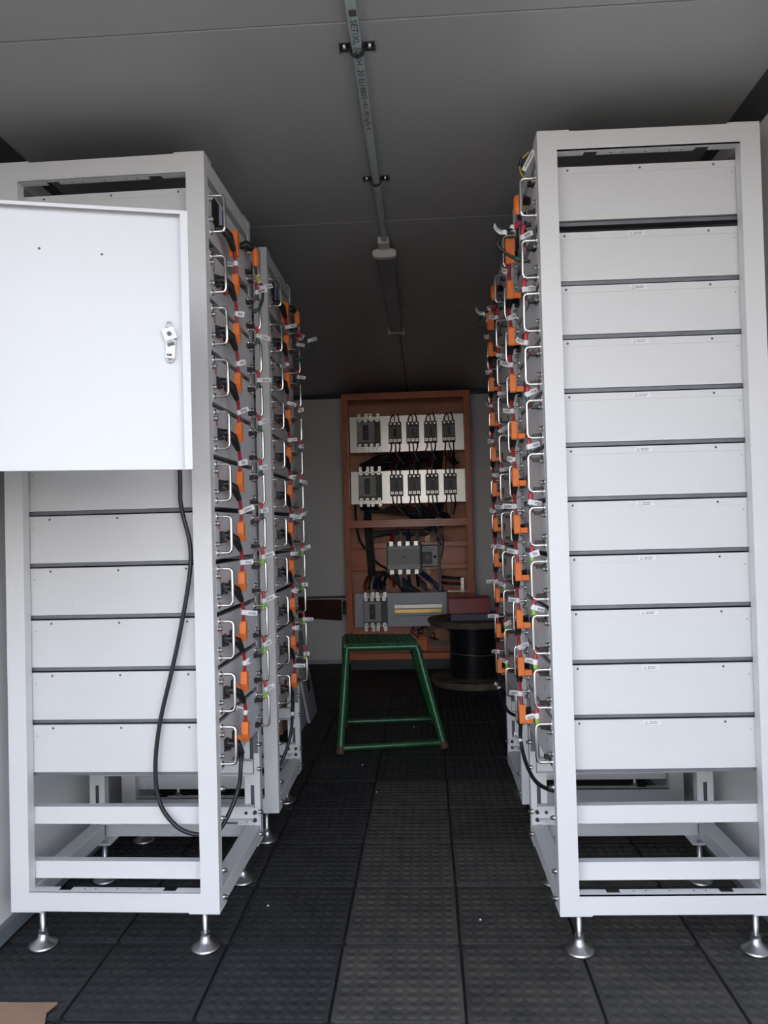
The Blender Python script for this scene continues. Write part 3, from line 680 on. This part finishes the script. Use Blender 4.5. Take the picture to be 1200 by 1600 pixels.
# wiring
def wire(pts, r, m, n=4, nm='cable', par=None):
    b = MB().loft([Vector((p[0] - OX, p[1] - OY, p[2])) for p in spline(pts, n)], r, 7, m); return P_(b, nm, 0, par=par)
R = random.Random(3)
cols = ['rwire', 'wwire', 'cable']
for row, (z0, z1) in enumerate(((1.771, 1.940), (1.357, 1.525))):
    for i, (xa, xb) in enumerate(((-.275, -.173), (-.134, -.034), (.006, .107), (.149, .249))):
        tx = [-.14, -.02, .12, .18][i]
        for j in range(3):
            xc = xa + (xb - xa) * (.18 + .32 * j)
            wire([(xc, 6.058, z0 + .016), (xc + .003, 6.055, z0 - .03), (xc + R.uniform(-.01, .02), 6.09, z0 - .08), (xc * .4 + tx * .6 + .012 * j, 6.16, z0 - .155)], .0055, cols[j] if j < 2 else 'cable')
            if row == 0: wire([(xc, 6.058, z1 - .016), (xc, 6.055, z1 + .025), (xc + (.02 if j < 1 else -.01), 6.08, z1 + .065), (xc + .01, 6.15, z1 + .02)], .0052, ['rwire', 'small', 'cable'][j])
            else: wire([(xc, 6.058, z1 - .016), (xc, 6.055, z1 + .04), (xc + .005, 6.08, z1 + .08), (xc + .02, 6.16, z1 + .12)], .0055, cols[j] if j < 2 else 'cable')
# black trunks behind / between the plates
for k in range(16):
    zc_ = 1.635 + R.uniform(-.045, .05); wire([(-.54 + R.uniform(0, .05), 6.20, zc_ - .06), (-.36, 6.17 + R.uniform(0, .05), zc_ + R.uniform(-.03, .03)), (-.12, 6.15 + R.uniform(0, .06), zc_ + R.uniform(-.02, .02)), (.06, 6.17, zc_ + .01), (.11 + R.uniform(-.05, .03), 6.2, zc_ - .12), (.09 + R.uniform(-.03, .05), 6.22, 1.24)], .009 + R.uniform(0, .003), 'cable')
for k in range(6): wire([(.06 + .02 * k, 6.2, 1.95), (.07 + .015 * k, 6.22, 1.70), (.08 + .01 * k, 6.2, 1.5)], .009, 'cable')
for k in range(5): wire([(.24 + .01 * k, 6.07, 1.58 + .006 * k), (.19 + .012 * k, 6.09, 1.64), (.17 + .02 * k, 6.13, 1.70 + .02 * k)], .0045, 'cable')
for k in range(9): wire([(-.55 + R.uniform(0, .12), 6.21, 1.32), (-.50 + R.uniform(0, .15), 6.15, 1.25), (-.25 + R.uniform(-.05, .1), 6.17, 1.22 + R.uniform(-.02, .05)), (-.05 + R.uniform(0, .25), 6.20, 1.20 + R.uniform(-.02, .03)), (.12, 6.22, 1.10)], .0085, 'cable')
for k in range(12): wire([(-.28 + R.uniform(0, .5), 6.18, 1.29), (-.18 + R.uniform(0, .3), 6.2, 1.22), (-.12 + .2 * R.random(), 6.22, 1.16)], .0065, 'cable')
for k in range(12): wire([(-.48 + R.uniform(-.02, .03), 6.22, 1.20), (-.45 + R.uniform(-.02, .02), 6.18, 1.06 + R.uniform(-.02, .03)), (-.25 + R.uniform(-.02, .02), 6.20, 1.07 + R.uniform(-.02, .02)), (.0 + R.uniform(-.02, .03), 6.21, 1.06 + R.uniform(-.02, .03)), (.05, 6.22, 1.14)], .010, 'cable')
for k in range(4): wire([(-.485 + .012 * k, 6.20, 1.35), (-.480 + .014 * k, 6.15, 1.12), (-.47 + .014 * k, 6.14, .95), (-.455 + .014 * k, 6.15, .70 + .01 * k), (-.42 + .03 * k, 6.16, .65)], .010, 'cable')
wire([(-.560, 6.15, 1.30), (-.555, 6.14, 1.15), (-.53, 6.14, 1.02), (-.49, 6.15, .94)], .010, 'cable')
wire([(-.47, 6.13, .96), (-.44, 6.13, .88), (-.37, 6.13, .81), (-.28, 6.17, .76)], .009, 'cable')
for k, (xx, m) in enumerate(((-.277, 'redboot'), (-.212, 'wwire'), (-.147, 'bwire'), (-.082, 'small'))):
    wire([(xx, 6.085, .995), (xx, 6.10, 1.03), (xx + .01, 6.16, 1.07)], .012, m); wire([(xx + .012, 6.085, .995), (xx + .02, 6.12, 1.05)], .010, m if k != 2 else 'bwire')
    wire([(xx, 6.085, .740), (xx + .004, 6.09, .70), (xx + .01, 6.15, .64)], .012, m if k < 3 else 'cable')
for k, (xx, m) in enumerate(((-.49, 'rwire'), (-.44, 'wwire'), (-.39, 'bwire'), (-.345, 'cable'))): wire([(xx, 6.07, .60), (xx, 6.08, .66), (xx + .015, 6.14, .72)], .011, m)
for k in range(16): wire([(-.50 + R.uniform(0, .16), 6.18, .62), (-.46 + R.uniform(0, .1), 6.16, .73), (-.36 + R.uniform(0, .08), 6.18, .74), (-.22 + R.uniform(-.03, .08), 6.19, .66), (-.2 + R.uniform(0, .15), 6.2, .58)], .011, 'cable')
for k in range(10): wire([(-.08 + R.uniform(0, .06), 6.18, .75), (0 + R.uniform(0, .05), 6.13, .68), (.06 + R.uniform(0, .06), 6.12, .62), (.13 + R.uniform(0, .03), 6.13, .56 + R.uniform(-.03, .02))], .007, 'bwire')
for k in range(8): wire([(-.1 + R.uniform(0, .05), 6.2, .70), (-.06 + R.uniform(0, .05), 6.16, .65), (-.02 + R.uniform(0, .05), 6.18, .60)], .007, ['cable', 'small', 'bwire'][k % 3])
for k in range(8): wire([(-.03 + R.uniform(0, .2), 6.2, 1.09 + R.uniform(-.03, .02)), (.02 + R.uniform(0, .12), 6.13, 1.04 + R.uniform(-.04, .03)), (.10 + R.uniform(-.06, .1), 6.15, .99 + R.uniform(-.02, .06))], .0032, 'wwire')
for k in range(3): wire([(.06 + .01 * k, 6.17, 1.12), (.09, 6.14, 1.02), (.105 + .01 * k, 6.11, .96)], .006, 'bwire')
wire([(.12, 6.14, 1.06), (.135, 6.11, 1.0), (.130, 6.11, .93), (.11, 6.11, .85)], .004, 'cable')
wire([(.098, 6.11, .78), (.102, 6.11, .70), (.10, 6.12, .60)], .010, 'wwire')
for z in (.70, .655): wire([(.10, 6.14, z + .01), (.18, 6.12, z), (.265, 6.11, z - .005)], .010, 'cable')
b = MB(); cbx(b, .262, .585, .288, .70, 6.095, 6.105, 'tin')
for z in (.61, .65, .685): b.lathe((.275 - OX, 6.095 - OY, z), [(.008, 0), (.008, -.006), (.0001, -.006)], 6, 'steel', 'y', False)
P_(b, 'earth_bar', .001)
b = MB(); cbx(b, .16, .592, .34, .600, 6.09, 6.13, 'mplate'); b.lathe((.30 - OX, 6.09 - OY, .597), [(.006, 0), (.0001, -.005)], 8, 'tin', 'y'); P_(b, 'support_rail')
for x, z in ((.325, 1.99), (-.30, 1.68), (-.59, .33), (-.585, 1.53), (.32, 1.34)): P_(MB().lathe((x - OX, 6.095 - OY, z), [(.006, 0), (.005, -.005), (.0001, -.006)], 8, 'tin', 'y'), 'screw')
for x in (-.41, -.35, -.30, .02): P_(MB().lathe((x - OX, 5.991 - OY, 2.14), [(.006, 0), (.004, -.006), (.0001, -.006)], 8, 'steel', 'y'), 'screw')
for k in range(9): wire([(-.15 + R.uniform(0, .15), 6.19, .32), (-.05 + R.uniform(-.1, .1), 6.2, .26), (0 + R.uniform(-.1, .1), 6.22, .2)], .006, ['cable', 'small', 'rwire'][k % 3])
# things on the cabinet floor
b = MB().box((-.04, -.03, .0), (.04, .03, .105), 'orange'); b.box((-.048, -.036, .085), (.048, .036, .094)); b.box((-.026, -.02, .105), (.026, .02, .122)); b.lathe((0, -.02, .113), [(.005, 0), (.0001, -.002)], 8, 'slot', 'y')
tag(b.build('orange_box', None, .003, (-.052, 6.12, .134)), 'small orange plastic device on the cabinet floor beside the wire coil', 'device')
e = empty('wire_coil', (.09, 6.13, .134)); tag(e, 'loose coil of pale grey wire on the cabinet floor by the drum', 'wire coil')
for k in range(7):
    rr = .085 + .012 * k * .5; t0 = R.uniform(-.3, .3)
    P = [(rr * math.cos(t) * 1.0 + R.uniform(-.01, .01), -.03 + .01 * k + .01 * math.sin(3 * t), .115 + rr * math.sin(t) * (.85 - .05 * k) + t0 * .05) for t in [i * PI / 10 + t0 for i in range(19)]]
    P = [(x, y, max(z, .004)) for x, y, z in P]
    MB().loft(P, .0028, 6, 'wwire').build('wire_turn', e)

# brown channel on the back wall left of the cabinet
e = empty('wall_channel', (-.86, YB, .46)); tag(e, 'dark brown metal channel with perforated top strip on back wall beside the cabinet', 'channel')
b = MB().raw([(-.22, -.01, -.075), (.16, -.10, -.095), (.16, -.10, .075), (-.22, -.01, .085), (-.22, 0, -.075), (.16, -.085, -.095), (.16, -.085, .075), (-.22, 0, .085)], [(0, 1, 2, 3), (7, 6, 5, 4), (0, 4, 5, 1), (3, 2, 6, 7), (1, 5, 6, 2), (0, 3, 7, 4)], 'brownch'); b.build('channel_side', e, .001)
b = MB().box((-.22, -.10, .088), (.19, -.0, .098), 'trim')
for i in range(16): b.box((-.12 + .018 * i, -.102, .078), (-.108 + .018 * i, -.09, .088), 'steel')
b.build('perforated_strip', e); MB().box((.165, -.07, -.05), (.21, 0, .06), 'black').build('end_fitting', e, .003)

# ---------------------------------------------------------------- green stool
st = empty('step_stool', (-.2, 4.08, 0)); tag(st, 'green-painted tubular steel step stool with checker-plate top in the aisle', 'stool')
so = Vector((-.2, 4.08, 0))
bot = [Vector(p) - so for p in ((-.452, 3.795, 0), (.066, 3.885, 0), (.022, 4.37, 0), (-.485, 4.32, 0))]
ZS = .52
top = [Vector(p) - so for p in ((-.420, 3.935, ZS - .02), (-.062, 3.955, ZS - .02), (-.105, 4.25, ZS - .02), (-.465, 4.285, ZS - .02))]
for p, q in zip(bot, top):
    lg = MB().loft([p + (q - p) * .03, q], .0185, 14, 'green').build('leg', st)
    MB().loft([p + (q - p) * .0 + Vector((0, 0, .003)), p + (q - p) * .075], .0215, 12, 'rust').build('rubber_foot', lg)
for a, b_ in ((0, 1), (3, 2)):
    MB().loft([bot[a] + (top[a] - bot[a]) * .06, bot[b_] + (top[b_] - bot[b_]) * .06], .0135, 12, 'green').build('stretcher', st)
fr = MB()
for i in range(4): fr.loft([top[i] + Vector((0, 0, .002)), top[(i + 1) % 4] + Vector((0, 0, .002))], .019, 12, 'green')
fr.build('top_frame', st)
pl = MB(); tp = [top[i].lerp(top[(i + 2) % 4], -.02) for i in range(4)]
zz = ZS + .002
pl.raw([(p.x, p.y, zz - .006) for p in tp] + [(p.x, p.y, zz) for p in tp], [(3, 2, 1, 0), (4, 5, 6, 7), (0, 1, 5, 4), (1, 2, 6, 5), (2, 3, 7, 6), (3, 0, 4, 7)], 'green')
for i in range(13):
    for j in range(10):
        u, v = (i + .5) / 13, (j + .5) / 10
        p = (tp[0].lerp(tp[1], u)).lerp(tp[3].lerp(tp[2], u), v)
        pl.box((-.012, -.0035, 0), (.012, .0035, .003), 'green', Matrix.Translation((p.x, p.y, zz)) @ Matrix.Rotation(.8 if (i + j) % 2 else -.8, 4, 'Z'))
pl.build('top_plate', st, .001)

# ---------------------------------------------------------------- wooden cable drum with things on it
sp = empty('cable_drum', (.31, 5.50, 0)); tag(sp, 'wooden cable drum wound with black cable, right of the brown cabinet', 'cable drum')
def disc(z0, z1, r, nm):
    for k, (a0, a1) in enumerate([(-1, -.62), (-.62, -.22), (-.22, .2), (.2, .6), (.6, 1)]):
        poly = []
        e_ = .004
        y0, y1 = a0 * r + (e_ if k else 0), a1 * r - .0
        n = 10; pts = []
        for i in range(n + 1):
            y = y0 + (y1 - y0) * i / n; pts.append((math.sqrt(max(r * r - y * y, 0)), y))
        poly = pts + [(-x, y) for x, y in reversed(pts)]
        q = []; 
        for p in poly:
            if not q or (abs(p[0] - q[-1][0]) + abs(p[1] - q[-1][1])) > 1e-4: q.append(p)
        if abs(q[0][0] - q[-1][0]) + abs(q[0][1] - q[-1][1]) < 1e-4: q.pop()
        MB().prism(q, z0 + .001 * (k % 2), z1 + .0015 * (k % 2), 'wood').build('plank', nm)
lf = MB().lathe((0, 0, 0), [(.0001, .0), (.29, 0), (.29, .022), (.0001, .022)], 40, 'wood', 'z', False).build('lower_flange', sp); disc(.022, .045, .305, lf)
uf = MB().lathe((0, 0, 0), [(.0001, .415), (.30, .415), (.30, .435), (.0001, .435)], 40, 'wood', 'z', False).build('upper_flange', sp); disc(.435, .456, .315, uf)
MB().lathe((0, 0, 0), [(.13, .045), (.13, .39), (.175, .39), (.178, .415), (.1, .415)], 32, 'wood').build('core', sp)
b = MB(); ntn = 30
P = []
for i in range(ntn * 22):
    t = i / 22; P.append((.158 * math.cos(2 * PI * t), .158 * math.sin(2 * PI * t), .053 + t * .0112))
b.loft(P, .0062, 6, 'cable'); b.lathe((0, 0, 0), [(.152, .047), (.152, .388)], 32, 'cable'); b.build('cable_winding', sp)
MB().loft([(.167 * math.cos(t), .167 * math.sin(t), .215 + .006 * math.sin(2 * t)) for t in [2 * PI * i / 40 for i in range(40)]], .0022, 5, 'wwire', closed=True).build('tie_wire', sp)
e = MB(); e.box((-.16, -.11, 0), (.16, .11, .045), 'bluebox'); e.box((-.165, -.115, 0), (.165, .115, .004), 'palew')
tag(e.build('flat_box', None, .004, (.315, 5.42, .4590)), 'flat slate-blue box lying on the wooden cable drum under the red tray', 'box')
b = MB(); X_, Y_, Hh = .14, .095, .105
pr = [(-X_, -Y_), (X_, -Y_), (X_, Y_), (-X_, Y_)]
def wallq(x0, y0, x1, y1): b.box((x0, y0, 0), (x1, y1, Hh), 'redp')
b.box((-X_, -Y_, 0), (X_, Y_, .003), 'redp'); wallq(-X_, -Y_, X_, -Y_ + .004); wallq(-X_, Y_ - .004, X_, Y_); wallq(-X_, -Y_, -X_ + .004, Y_); wallq(X_ - .004, -Y_, X_, Y_)
b.box((-X_ - .006, -Y_ - .006, Hh - .008), (X_ + .006, -Y_, Hh), 'redp'); b.box((-X_ - .006, -Y_, Hh - .008), (-X_, Y_, Hh)); b.box((X_, -Y_, Hh - .008), (X_ + .006, Y_, Hh)); b.box((-X_ - .006, Y_, Hh - .008), (X_ + .006, Y_ + .006, Hh))
b.box((-.09, -.03, Hh * .3), (.11, .05, Hh - .004), 'bluebox')
tag(b.build('red_tray', None, .002, (.285, 5.43, .5055)), 'red plastic tray standing on the flat blue box on the cable drum', 'tray')

# ---------------------------------------------------------------- panels leaning behind the far left rack
tag(MB().box((-.16, -.30, 0), (.16, .30, .40), 'card').box((-.165, -.305, .40), (.165, .305, .407), 'card').box((-.165, -.02, .407), (.165, .02, .4075), 'tag').build('storage_box', None, .004, (-.965, 4.46, .0032)), 'plain cardboard box standing behind the far left rack, hidden by the leaning panels', 'box')
def lean(x, y0, wd, h, win, lab, dx):
    ang = math.asin(dx / h); e = empty('spare_panel', (x, y0, .004)); tag(e, lab, 'metal panel', 'spare metal panels leaning behind the far left rack')
    T_ = Matrix.Rotation(-ang, 4, 'Y')
    b = MB(); b.box((-.003, 0, 0), (0, wd, h), 'panelg', T_); b.box((-.014, 0, 0), (.001, .008, h), 'palew', T_); b.box((-.014, wd - .002, 0), (0, wd, h), 'panelg', T_); b.build('sheet', e)
    b = MB()
    if win: b.box((0, wd * .42, h * .30), (.0012, wd * .70, h * .46), 'black', T_); 
    b.box((0, wd * .25, h * .2), (.001, wd * .27, h * .36), 'palew', T_); b.build('window_cutout', e)
    b = MB(); b.box((0, wd * .16, h * .50), (.001, wd * .26, h * .72), 'tag', T_); b.build('sticker', e)
lean(-.690, 4.40, .29, .50, True, 'front grey metal panel with a dark window leaning behind the far left rack', .085)
lean(-.712, 4.245, .25, .50, False, 'rear grey metal panel leaning behind the one with the dark window', .066)

# ---------------------------------------------------------------- cardboard scrap, crumbs
R = random.Random(5)
poly = [(-1.175, 1.55), (-.93, 1.56), (-.905, 1.66), (-.918, 1.70), (-.898, 1.735), (-.912, 1.77), (-.903, 1.805), (-1.0, 1.803), (-1.175, 1.808)]
b = MB().prism([(x + 1.04, y - 1.68) for x, y in poly], 0, .0045, 'card'); tag(b.build('cardboard_sheet', None, 0, (-1.04, 1.68, .0032)), 'torn brown cardboard sheet on the floor at the bottom left', 'cardboard')
for x, y, lb in ((-.50, 2.28, 'pale crumb on the floor beside the rear foot of the near left rack'), (-.24, 3.25, 'tiny white crumb in the middle of the aisle in front of the green stool'),
                 (-.33, 3.62, 'small pale crumb just in front of the green stool stretcher'), (.12, 2.2, 'pale crumb on the floor towards the near right rack'), (-.10, 4.3, 'tiny crumb on the floor under the green stool')):
    b = MB().raw([(0, 0, 0), (.007, .001, 0), (.004, .006, 0), (.003, .003, .004)], [(0, 2, 1), (0, 1, 3), (1, 2, 3), (2, 0, 3)], 'tag')
    tag(b.build('debris_crumb', None, 0, (x, y, .0015)), lb, 'debris', 'crumbs on the aisle floor')

for o in (rack0, rack1, mod0, top0, jum0, com0, com1):      # the originals were only copied from
    for x in list(o.children_recursive): bpy.data.objects.remove(x)
    bpy.data.objects.remove(o)
